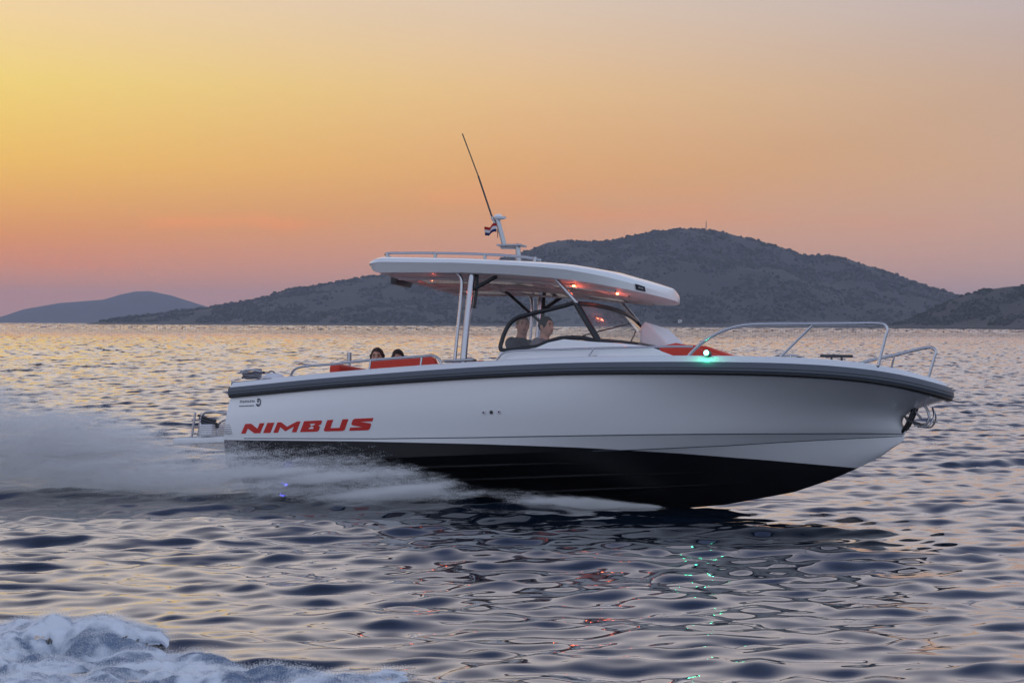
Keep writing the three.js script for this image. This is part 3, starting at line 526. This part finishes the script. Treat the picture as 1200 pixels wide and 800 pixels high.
// --- bow cushions, white backrest and cockpit seats
{
  obj('bow_cushion', slab([[5.42, 1.93], [5.40, 2.215], [5.50, 2.235], [5.78, 2.222], [5.95, 2.2], [6.38, 2.02], [6.42, 1.93]], -0.55, 0.22, 0.03), M.red, boat);
  obj('bow_cushion', slab([[5.74, 1.93], [5.62, 2.13], [5.84, 2.165], [6.0, 2.13], [6.40, 1.99], [6.42, 1.93]], 0.3, 0.95, 0.03), M.red, boat);
  obj('bow_cushion', slab([[5.74, 1.93], [5.62, 2.13], [5.84, 2.165], [6.0, 2.13], [6.40, 1.99], [6.42, 1.93]], -0.95, -0.6, 0.03), M.red, boat);
  obj('seat_back', slab([[4.98, 2.16], [4.99, 2.50], [5.05, 2.575], [5.12, 2.55], [5.36, 2.31], [5.42, 2.16]], -0.80, -0.08, 0.04), M.cloth, boat);
  const side = obj('bench_backrest', slab([[1.84, 1.70], [1.86, 2.115], [1.92, 2.135], [2.70, 2.135], [2.76, 2.11], [2.86, 1.9], [2.86, 1.70]], 0.98, 1.09, 0.03), M.red, boat); void side;
  obj('bench_seat', box(1.3, 0.14, 0.55, 2.2, 1.5, 0.76, 0.04), M.red, boat); obj('bench_base', box(1.3, 0.42, 0.5, 2.2, 1.21, 0.78, 0.02), M.gel, boat);
  obj('aft_backrest', box(0.16, 0.5, 1.5, 1.16, 1.90, -0.02, 0.05), M.red, boat);
  obj('aft_seat', box(0.56, 0.14, 1.5, 1.5, 1.40, -0.02, 0.05), M.red, boat); obj('aft_seat_base', box(0.6, 0.33, 1.5, 1.5, 1.165, -0.02, 0.02), M.gel, boat);
  const helm = obj('helm_seat', [box(0.14, 0.5, 0.95, 3.22, 1.85, 0.28, 0.05), box(0.42, 0.12, 0.95, 3.4, 1.62, 0.28, 0.05)], M.red, boat); obj('seat_base', box(0.36, 0.56, 0.85, 3.4, 1.285, 0.28, 0.03), M.gel, helm);
  obj('ski_post', [tube([[0.965, 1.9, 0], [0.963, 2.33, 0]], 0.02), new THREE.CylinderGeometry(0.032, 0.032, 0.12, 14).translate(0.962, 2.31, 0)], M.steelDull, boat);
}
// --- anchor in its bow roller
{
  const plate = obj('bow_roller', [tube([[8.44, 1.50, 0.06], [8.30, 1.2, 0.05], [8.24, 1.13, 0.02]], 0.022), tube([[8.44, 1.50, -0.06], [8.30, 1.2, -0.05], [8.24, 1.13, -0.02]], 0.022), box(0.16, 0.05, 0.14, 8.47, 1.48, 0, 0.01)], M.black, boat);
  void plate;
  const anchor = obj('anchor', [tube([[8.46, 1.46, 0], [8.52, 1.38, 0], [8.545, 1.28, 0], [8.50, 1.2, 0], [8.42, 1.185, 0]], 0.016, { seg: 40 })], M.steelDull, boat);
  obj('fluke', slab([[8.27, 1.31], [8.31, 1.24], [8.40, 1.20], [8.48, 1.175], [8.47, 1.215], [8.36, 1.25]], -0.11, 0.11, 0.006), M.dark, anchor);
  obj('anchor_hoop', tube([[8.40, 1.19, 0.10], [8.55, 1.18, 0.08], [8.61, 1.29, 0.05], [8.585, 1.39, 0], [8.61, 1.29, -0.05], [8.55, 1.18, -0.08], [8.40, 1.19, -0.10]], 0.01, { seg: 60 }), M.steel, anchor);
  obj('anchor_shackle', tube([[8.36, 1.38, 0.0], [8.45, 1.28, 0.0]], 0.014), M.steelDull, anchor);
}
// --- starboard light and the blue stern light
{
  const nav = obj('navigation_light', box(0.07, 0.06, 0.09, 6.40, 1.962, 1.41, 0.02), M.black, boat);
  obj('lamp_lens', ball(0.027, 6.40, 1.968, 1.465), mat(0.1, 0.8, 0.5, 0.3, { emissive: new THREE.Color(0.08, 1, 0.5), emissiveIntensity: 24 }), nav);
  const l = new THREE.PointLight(new THREE.Color(0.02, 1, 0.5), 0.05); l.position.set(6.40, 1.95, 1.52); l.castShadow = true; boat.add(l);
  const sternLamp = obj('stern_light', new THREE.CylinderGeometry(0.05, 0.05, 0.02, 16).rotateX(Math.PI / 2).translate(0.62, 0.64, 0.985), M.steelDull, boat);
  obj('lamp_lens', ball(0.034, 0.62, 0.64, 1.0, 1.6, 0.4, 0.8), mat(0.1, 0.1, 0.9, 0.3, { emissive: new THREE.Color(0.06, 0.06, 1), emissiveIntensity: 0.9 }), sternLamp);
  const b = new THREE.PointLight(new THREE.Color(0.08, 0.08, 1), 0.05); b.position.set(0.62, 0.62, 1.06); b.castShadow = true; boat.add(b);
}
// ---------------------------------------------------------------- things lying on the boat
const aboard = (name, x, y, z) => { const g = new THREE.Group(); g.name = name; g.position.copy(toWorld(x, y, z)); g.quaternion.setFromRotationMatrix(POSE); scene.add(g); return g; };
{
  const coil = aboard('rope_coil', 0.16, 1.95, 1.06); tag(coil, 'bundle of grey rope lying on the stern corner of the deck', 'rope');
  const shades = [mat(0.30, 0.30, 0.33, 0.9), mat(0.10, 0.10, 0.12, 0.9), mat(0.55, 0.55, 0.58, 0.9)];
  for (let k = 0; k < 7; k++) {
    const p = [], tilt = rnd() * 0.8 - 0.4, r = 0.06 + rnd() * 0.05, cy = 0.03 + k * 0.014, cx = (rnd() - 0.5) * 0.06;
    for (let a = 0; a < 12; a++) { const t = a / 12 * 6.283; p.push([cx + (r + 0.04) * Math.cos(t), cy + Math.sin(t) * tilt * 0.08 + (rnd() - 0.5) * 0.02, r * Math.sin(t)]); }
    obj('rope_loop', tube(p, 0.013, { closed: true, seg: 60, radial: 7 }), shades[k % 3], coil);
  }
  const bag = aboard('white_bag', 0.24, 1.95, 0.66); tag(bag, 'slumped white bag on the aft deck behind the rope', 'bag');
  const g = new THREE.SphereGeometry(0.17, 32, 20), p = g.attributes.position;
  for (let i = 0; i < p.count; i++) { const x = p.getX(i), y = p.getY(i), z = p.getZ(i), n = 0.86 + 0.28 * fbm(x * 9 + 3, y * 9, z * 9, 3); p.setXYZ(i, x * n, Math.max(-0.02, y * n * 0.72), z * n * 1.1); }
  g.computeVertexNormals(); obj('body', g, M.cloth, bag); obj('strap', tube([[-0.1, 0.07, 0.05], [0, 0.14, 0.09], [0.1, 0.07, 0.05]], 0.009), mat(0.2, 0.2, 0.24, 0.9), bag);
}
{ // ensign on the mast
  const c = document.createElement('canvas'); c.width = 192; c.height = 96; const x = c.getContext('2d');
  x.fillStyle = '#9c1c1c'; x.fillRect(0, 0, 192, 32); x.fillStyle = '#c9c4c6'; x.fillRect(0, 32, 192, 32); x.fillStyle = '#1a2350'; x.fillRect(0, 64, 192, 32);
  for (let i = 0; i < 5; i++) for (let j = 0; j < 5; j++) { x.fillStyle = (i + j) % 2 ? '#c9c4c6' : '#a01c1c'; x.fillRect(78 + i * 7, 28 + j * 8, 7, 8); }
  const t = new THREE.CanvasTexture(c); t.colorSpace = THREE.SRGBColorSpace;
  const g = new THREE.PlaneGeometry(0.20, 0.11, 24, 8), p = g.attributes.position;
  for (let i = 0; i < p.count; i++) { const u = p.getX(i) + 0.10, v = p.getY(i); p.setXYZ(i, -u * 0.86, v - u * 0.22 + 0.012 * Math.sin(u * 40), 0.028 * Math.sin(u * 30 + v * 8) * Math.min(1, u * 10)); }
  g.computeVertexNormals();
  const flag = aboard('ensign', 3.105, 3.86, 0.03); tag(flag, 'small red white and blue flag streaming from the antenna mast', 'flag');
  obj('cloth', g, new THREE.MeshPhysicalMaterial({ map: t, roughness: 0.9, side: THREE.DoubleSide }), flag);
  obj('halyard', tube([[0, -0.12, -0.03], [0.0, 0.08, -0.03]], 0.005, { radial: 5 }), M.dark, flag);
}

// ================================================================ PEOPLE: joints with radii, joined smoothly
const sdCap = (p, a, b, ra, rb) => { const bx = b[0] - a[0], by = b[1] - a[1], bz = b[2] - a[2], px = p[0] - a[0], py = p[1] - a[1], pz = p[2] - a[2], t = clamp((px * bx + py * by + pz * bz) / (bx * bx + by * by + bz * bz + 1e-9), 0, 1); return Math.hypot(px - bx * t, py - by * t, pz - bz * t) - (ra + (rb - ra) * t); };
const sdEll = (p, c, r) => { const x = (p[0] - c[0]) / r[0], y = (p[1] - c[1]) / r[1], z = (p[2] - c[2]) / r[2], k = Math.hypot(x, y, z); return (k - 1) * Math.min(...r); };
function mesher(field, colour, c, half, res) {
  const mc = new MarchingCubes(res, new THREE.MeshStandardMaterial(), false, false, 90000), h = res / 2;
  mc.isolation = 0;
  for (let k = 0; k < res; k++) for (let j = 0; j < res; j++) for (let i = 0; i < res; i++) mc.field[i + j * res + k * res * res] = -field([c[0] + (i - h) / h * half, c[1] + (j - h) / h * half, c[2] + (k - h) / h * half]);
  mc.update();
  const n = mc.count, g = new THREE.BufferGeometry(), pos = new Float32Array(n * 3), col = new Float32Array(n * 3);
  for (let i = 0; i < n; i++) { const p = [0, 1, 2].map((a) => c[a] + mc.positionArray[i * 3 + a] * half); pos.set(p, i * 3); if (colour) col.set(colour(p), i * 3); }
  g.setAttribute('position', new THREE.BufferAttribute(pos, 3)); g.setAttribute('normal', new THREE.BufferAttribute(mc.normalArray.slice(0, n * 3), 3)); if (colour) g.setAttribute('color', new THREE.BufferAttribute(col, 3));
  return g;
}
const SKIN = [0.52, 0.29, 0.21], LIPS = [0.30, 0.10, 0.09];
// the figure faces +x in its own axes, y up from the soles (standing) or the soles of the seated pose
function person(label, at, { hip, pitch = 0, seated, shirt, trousers, sleeves, hair, longHair, bald, look, reach, scale = 1 }) {
  const g = aboard('person', ...at); g.name = scene.getObjectByName('person') && scene.children.filter((o) => /^person/.test(o.name)).length > 1 ? 'person_' + String(scene.children.filter((o) => /^person/.test(o.name)).length - 1).padStart(3, '0') : 'person';
  g.rotateY(look.body); g.scale.setScalar(scale);
  tag(g, label, 'person', 'people aboard the boat');
  const hp = [0, hip, 0], ch = [Math.sin(pitch) * 0.42, hip + 0.42 * Math.cos(pitch), 0], nk = [Math.sin(pitch) * 0.56 + 0.01, hip + 0.56 * Math.cos(pitch), 0], hd = [nk[0] + 0.025, nk[1] + 0.155, 0];
  const sh = (s) => [ch[0], ch[1] + 0.055, s * 0.175], bones = [];
  bones.push([hp, ch, 0.145, 0.145, 1], [[hp[0], hp[1], -0.07], [hp[0], hp[1], 0.07], 0.135, 0.135, 2], [sh(-1), sh(1), 0.065, 0.065, 1], [[ch[0], ch[1] - 0.05, -0.09], [ch[0], ch[1] - 0.05, 0.09], 0.12, 0.12, 1], [nk, [hd[0] - 0.01, hd[1] - 0.04, 0], 0.058, 0.055, 0]);
  const hands = [];
  for (const s of [-1, 1]) {
    const S0 = sh(s), E0 = [S0[0] + reach[0] * 0.28, S0[1] - 0.24, S0[2] + s * 0.05], H0 = [E0[0] + reach[1], E0[1] + reach[2], E0[2] - s * 0.06];
    bones.push([S0, E0, 0.062, 0.045, sleeves >= 1 ? 1 : 0], [S0, [lerp(S0[0], E0[0], 0.55), lerp(S0[1], E0[1], 0.55), lerp(S0[2], E0[2], 0.55)], 0.068, 0.058, 1], [E0, H0, 0.043, 0.028, sleeves >= 2 ? 1 : 0]);
    const d = V(H0[0] - E0[0], H0[1] - E0[1], H0[2] - E0[2]).normalize(), P1 = [H0[0] + d.x * 0.08, H0[1] + d.y * 0.08, H0[2] + d.z * 0.08];
    bones.push([H0, P1, 0.027, 0.026, 0]);
    hands.push([P1, d, s]);
    const K = seated ? [hp[0] + 0.42, hip + 0.01, s * 0.12] : [hp[0] + 0.02, hip * 0.53, s * 0.10], A = seated ? [hp[0] + 0.44, 0.08, s * 0.12] : [hp[0] - 0.02, 0.08, s * 0.11];
    bones.push([[hp[0], hp[1] - 0.02, s * 0.09], K, 0.088, 0.058, 2], [K, A, 0.056, 0.04, 2], [A, [A[0] + 0.17, 0.035, A[2] + s * 0.02], 0.042, 0.032, 3]);
  }
  for (const [P1, d, s] of hands) { // four fingers curling down and a thumb on the inner side
    for (let f = 0; f < 4; f++) { const b0 = [P1[0], P1[1], P1[2] + (f - 1.5) * 0.018], L = [0.036, 0.042, 0.039, 0.030][f], m = [b0[0] + d.x * L, b0[1] + d.y * L - 0.008, b0[2]], e = [m[0] + d.x * 0.014, m[1] - L * 0.8, m[2]]; bones.push([b0, m, 0.0095, 0.009, 0], [m, e, 0.009, 0.0075, 0]); }
    const t0 = [P1[0] - d.x * 0.05, P1[1] - d.y * 0.05, P1[2] - s * 0.028]; bones.push([t0, [t0[0] + 0.035, t0[1] - 0.01, t0[2] - s * 0.018], 0.011, 0.009, 0]);
  }
  const smin = (a, b, k) => { const h = Math.max(k - Math.abs(a - b), 0) / k; return Math.min(a, b) - h * h * k * 0.25; };
  const field = (p) => { let d = 9; for (const b of bones) d = smin(d, sdCap(p, b[0], b[1], b[2], b[3]), b[2] < 0.03 ? 0.012 : 0.05); return d; };
  const shades = [SKIN, shirt, trousers, [0.03, 0.03, 0.03]];
  const paint = (p) => { let best = 9, c = 0; for (const b of bones) { const d = sdCap(p, b[0], b[1], b[2], b[3]); if (d < best) { best = d; c = b[4]; } } if (c === 0 && p[1] < nk[1] - 0.03 && Math.hypot(p[0] - nk[0], p[2]) < 0.12) c = 1; return shades[c]; };
  const bodyGeo = mesher(field, paint, [0.2, 0.86, 0], 0.92, 84);
  // head, built looking along +x about its own centre, then turned
  const headF = (p) => {
    let d = sdEll(p, [-0.008, 0.025, 0], [0.098, 0.105, 0.076]);
    d = smin(d, sdEll(p, [0.030, -0.045, 0], [0.066, 0.078, 0.056]), 0.04);
    d = smin(d, sdCap(p, [0.088, 0.012, 0], [0.112, -0.028, 0], 0.008, 0.014), 0.014);
    d = smin(d, sdCap(p, [0.086, 0.032, -0.03], [0.086, 0.032, 0.03], 0.012, 0.012), 0.02);
    for (const s of [-1, 1]) { d = smin(d, sdEll(p, [-0.012, -0.002, s * 0.078], [0.024, 0.034, 0.010]), 0.008); d = Math.max(d, -sdEll(p, [0.094, 0.010, s * 0.031], [0.012, 0.011, 0.014])); d = smin(d, sdEll(p, [0.078, 0.009, s * 0.031], [0.012, 0.012, 0.014]), 0.004); }
    d = smin(d, sdCap(p, [0.090, -0.060, -0.018], [0.090, -0.060, 0.018], 0.008, 0.008), 0.010);
    d = smin(d, sdCap(p, [-0.02, -0.06, 0], [-0.03, -0.14, 0], 0.056, 0.058), 0.03);
    return d;
  };
  const brow = (p) => Math.hypot(p[0] - 0.095, (p[1] - 0.034) * 1.6) < 0.012 && Math.abs(Math.abs(p[2]) - 0.03) < 0.018;
  const headC = (p) => Math.abs(p[1] + 0.060) < 0.009 && p[0] > 0.08 && Math.abs(p[2]) < 0.025 ? LIPS : p[0] > 0.08 && Math.hypot(p[1] - 0.010, Math.abs(p[2]) - 0.031) < 0.009 ? [0.03, 0.02, 0.02] : brow(p) ? hair : SKIN;
  const headGeo = mesher(headF, headC, [0, -0.02, 0], 0.165, 66);
  const turn = new THREE.Matrix4().makeRotationFromEuler(new THREE.Euler(0, look.head, look.nod ?? 0)).setPosition(...hd);
  headGeo.applyMatrix4(turn);
  const whole = mergeGeometries([bodyGeo, headGeo]);
  obj('body', whole, mat(1, 1, 1, 0.7, { vertexColors: true }), g);
  if (!bald || bald === 'short') {
    const hairF = (p) => {
      const n = (fbm(p[0] * 60, p[1] * 60, p[2] * 60, 2) - 0.5) * (bald ? 0.004 : 0.016);
      let d = sdEll(p, [-0.014, 0.034, 0], [0.104, 0.108, 0.085]);
      const face = Math.max(-(p[0] - (bald ? 0.045 : 0.050) - p[1] * 0.22), p[1] - (bald ? 0.062 : 0.075));   // what lies in front of the hairline stays bare
      d = Math.max(d, -face);
      d = Math.max(d, -(p[1] + (bald ? 0.0 : 0.045)) - (p[0] < -0.02 ? 0.05 : 0));
      if (longHair) { d = smin(d, sdCap(p, [-0.065, 0.0, 0], [-0.085, -0.2, 0], 0.062, 0.045), 0.03); for (const s of [-1, 1]) d = smin(d, sdCap(p, [-0.02, 0.03, s * 0.068], [-0.04, -0.18, s * 0.075], 0.030, 0.022), 0.02); }
      return d + n;
    };
    const hg = mesher(hairF, null, [0, -0.04, 0], 0.23, 60); hg.applyMatrix4(turn);
    obj('hair', hg, mat(...hair, 0.75), g);
  }
  return g;
}
person('man in a dark navy t-shirt standing behind the windscreen, head nearly shaven', [3.42, 1.01, 0.05], { hip: 0.885, pitch: 0.06, shirt: [0.035, 0.04, 0.06], trousers: [0.1, 0.09, 0.08], sleeves: 0, hair: [0.16, 0.11, 0.08], bald: 'short', look: { body: -0.2, head: -0.7 }, reach: [0.45, 0.22, 0.05], scale: 0.985 });
person('dark haired man in a grey shirt at the helm, looking ahead through the windscreen', [3.89, 1.01, 0.46], { hip: 0.855, pitch: 0.12, shirt: [0.16, 0.15, 0.17], trousers: [0.05, 0.06, 0.09], sleeves: 0, hair: [0.020, 0.016, 0.014], look: { body: 0.0, head: -0.32 }, reach: [0.5, 0.24, 0.03], scale: 0.95 });
person('woman with long dark hair seated above the red side bench', [1.50, 1.03, 0.30], { hip: 0.52, seated: true, pitch: 0.05, shirt: [0.30, 0.12, 0.08], trousers: [0.06, 0.06, 0.08], sleeves: 0, hair: [0.045, 0.022, 0.014], longHair: true, look: { body: -0.35, head: -0.85 }, reach: [0.4, 0.2, -0.02], scale: 0.98 });
person('passenger with tousled dark hair, only the top of the face showing over the bench', [1.44, 1.03, -0.32], { hip: 0.58, seated: true, pitch: 0.1, shirt: [0.12, 0.12, 0.14], trousers: [0.06, 0.06, 0.08], sleeves: 0, hair: [0.030, 0.018, 0.014], look: { body: -0.3, head: -0.7, nod: -0.15 }, reach: [0.4, 0.2, -0.02], scale: 0.97 });

// ================================================================ SPRAY AND FOAM
const puff = (() => {                                                // a loose cluster of fine droplets, about a hand across
  const o = mergeVertices(new THREE.OctahedronGeometry(1, 0).deleteAttribute('uv').deleteAttribute('normal')), all = [];
  o.computeVertexNormals();
  for (let k = 0; k < 9; k++) { const r = 0.0011 + 0.0014 * rnd() * rnd(); all.push(o.clone().scale(r * 1.5, r, r).translate(gauss() * 0.016, gauss() * 0.006, gauss() * 0.011)); }
  return mergeGeometries(all);
})();
const mist = mat(0.98, 0.98, 0.98, 1);
function drops(name, label, category, list) {
  const im = new THREE.InstancedMesh(puff, mist, list.length / 4), a = im.instanceMatrix.array;
  for (let i = 0, o = 0; i < list.length; i += 4, o += 16) { const r = list[i + 3], q = (rnd() - 0.5) * 1.2, cs = Math.cos(q) * r, sn = Math.sin(q) * r; a[o] = cs; a[o + 2] = -sn; a[o + 5] = r * (rnd() < 0.5 ? -1 : 1); a[o + 8] = sn; a[o + 10] = cs; a[o + 12] = list[i]; a[o + 13] = list[i + 1]; a[o + 14] = list[i + 2]; a[o + 15] = 1; }
  im.name = name; im.castShadow = im.receiveShadow = true; scene.add(im);
  Object.assign(im.userData, { kind: 'stuff', label, category });
}
{
  // plan of the spray: from where the keel meets the sea, along the starboard side and away behind the stern
  const path = [[5.30, 0.34], [4.4, 0.95], [3.2, 1.42], [1.6, 1.72], [0, 1.85], [-2, 1.9], [-4, 1.9], [-6.5, 1.8], [-8.6, 1.7]];      // boat x, z
  const world = path.map(([x, z]) => { const p = toWorld(x, 0.4, z); return V(p.x, 0, p.z); });
  const curve = new THREE.CatmullRomCurve3(world, false, 'centripetal'), LEN = curve.getLength(), cp = curve.getSpacedPoints(400);
  const H = table([[0, 0.03], [0.05, 0.09], [0.16, 0.26], [0.28, 0.50], [0.38, 0.72], [0.46, 0.82], [0.54, 0.95], [0.64, 1.3], [0.78, 1.5], [1, 1.55]]);
  const Wd = table([[0, 0.02], [0.06, 0.08], [0.2, 0.26], [0.35, 0.45], [0.5, 0.62], [0.7, 0.8], [1, 0.95]]);
  const Dn = table([[0, 0.35], [0.06, 0.4], [0.16, 0.5], [0.3, 0.9], [0.42, 1.6], [0.6, 1.7], [1, 2.4]]);
  const list = [], want = 680000, ax = toWorld(1, 0, 0).sub(toWorld(0, 0, 0)).setY(0).normalize();
  for (let tries = 0; list.length < want * 4 && tries < want * 12; tries++) {
    const u0 = Math.pow(rnd(), 0.85), c = cp[Math.floor(u0 * 400)], u = Math.min(1, u0 * LEN / 12.2), h = H(u), w = Wd(u), side = gauss(), lat = side * w * 0.5;
    const v = Math.abs(0.42 + 0.36 * gauss()), y = v * h, x = c.x + gauss() * 0.05, z = c.z + lat;
    const al = x * ax.x + z * ax.z, ac = z * ax.x - x * ax.z, lift = y - al * 0.10;                       // along and across the boat's track: the mist is drawn out along it
    const n = fbm(al * 0.6 + 5, lift * 1.7, ac * 0.9, 4) + 0.12 * sstep(0.55, 0.8, u), m = fbm(al * 0.75, lift * 8, ac * 2.2, 4), k = fbm(al * 4, lift * 14, ac * 5, 2);
    const top = 0.62 + 0.75 * fbm(al * 0.8, ac * 0.9, 8, 3), cap = 1 - sstep(top * 0.55, top * 1.35, v * (1 + side * side * 0.12));
    const d = Dn(u) * cap * sstep(0.24, 0.62, n) * (0.07 + 0.28 * sstep(0.45, 0.7, u) + 0.65 * sstep(0.38, 0.64, m)) * (0.25 + 0.75 * sstep(0.0, 0.35, v)) * (0.5 + 0.5 * sstep(0.3, 0.6, k)) * Math.exp(-side * side * 0.1);
    if (rnd() > d * 2.2) continue;
    list.push(x, y + 0.03, z, 0.75 + 0.6 * rnd());
  }
  drops('bow_spray', 'pale mist of spray thrown out beside the hull and trailing behind the stern', 'spray', list);
}
{ // foam of another wake, close by on the left: torn, lacy lumps with the dark sea showing through the holes
  const nx = 460, nz = 330, x0 = -5.2, x1 = -0.3, z0 = 9.3, z1 = 13.2, pos = [], keep = [], idx = [], tone = [];                 // tone: thick white froth, or thin froth that the dark water stains
  for (let j = 0; j <= nz; j++) for (let i = 0; i <= nx; i++) {
    const x = lerp(x0, x1, i / nx), z = lerp(z0, z1, j / nz), s = sea(x, z);
    const wx = x + 0.25 * (fbm(x * 2, z * 2, 30, 3) - 0.5), wz = z + 0.25 * (fbm(x * 2, z * 2, 40, 3) - 0.5);
    const edge = (z - (10.75 + 0.75 * sstep(-3.4, -1.4, x) + 1.1 * (fbm(x * 0.9, 3, 1, 4) - 0.5))) / 0.8, e = sstep(-0.6, 1, edge);
    const heap = Math.exp(-Math.pow((x + 3.0) / 0.5, 2) - Math.pow((z - 10.6) / 0.36, 2));
    const head = (f, o) => Math.sqrt(Math.min(1, Math.abs(fbm(wx * f * 0.8, wz * f * 1.35, o, 2) - 0.5) * 2.6));     // rounded heads between sharp creases
    const b2 = head(3.6, 11), b3 = head(8.5, 17), lump = 0.13 * head(1.5, 3) + 0.11 * b2 + 0.055 * b3 + 0.018 * head(19, 23);
    const f = (lump - 0.125) * (0.25 + 0.75 * e) + heap * (0.03 + 0.5 * lump) - (1 - sstep(0.0, 0.25, e + heap)) * 0.15 - (x > -0.8 ? (x + 0.8) * 0.25 : 0);
    pos.push(x, s.y + f, z);
    const cover = fbm(wx * 4.5, wz * 7, 50, 5) * 0.62 + b3 * 0.22 + b2 * 0.28 + 0.10 * e + 0.10 * (hash(i, j, 5) - 0.5);
    keep.push(f > -0.03 && cover > 0.36);
    const t = sstep(0.36, 0.62, fbm(wx * 3.2 + 2, wz * 6.5, 60, 5) * 0.65 + 0.35 * fbm(wx * 14, wz * 22, 70, 3));
    tone.push(lerp(0.13, 0.72, t), lerp(0.18, 0.76, t), lerp(0.27, 0.82, t));
  }
  const n = nx + 1;
  for (let j = 0; j < nz; j++) for (let i = 0; i < nx; i++) { const a = j * n + i, q = [a, a + 1, a + n, a + n + 1]; if (keep[q[0]] && keep[q[1]] && keep[q[2]]) idx.push(q[0], q[2], q[1]); if (keep[q[1]] && keep[q[2]] && keep[q[3]]) idx.push(q[1], q[2], q[3]); }
  const g = new THREE.BufferGeometry(); g.setAttribute('position', new THREE.Float32BufferAttribute(pos, 3)); g.setAttribute('color', new THREE.Float32BufferAttribute(tone, 3)); g.setIndex(idx); g.computeVertexNormals();
  const foam = obj('wake_foam', g, mat(1, 1, 1, 0.9, { vertexColors: true }), scene);
  Object.assign(foam.userData, { kind: 'stuff', label: 'bluish white churned foam of a wake on the near water', category: 'foam' });
  const list = [];
  for (let t = 0; t < 600000 && list.length < 60000 * 4; t++) {
    const k = Math.floor(rnd() * keep.length); if (!keep[k]) continue;
    const y = pos[k * 3 + 1] - sea(pos[k * 3], pos[k * 3 + 2]).y; if (rnd() > 0.15 + 4 * y) continue;
    list.push(pos[k * 3] + (rnd() - 0.5) * 0.05, pos[k * 3 + 1] + rnd() * rnd() * 0.05, pos[k * 3 + 2] + (rnd() - 0.5) * 0.05, 0.5 + 0.4 * rnd());
  }
  drops('foam_droplets', 'fine droplets tossed up from the near wake foam', 'spray', list);
}

renderer.render(scene, camera);
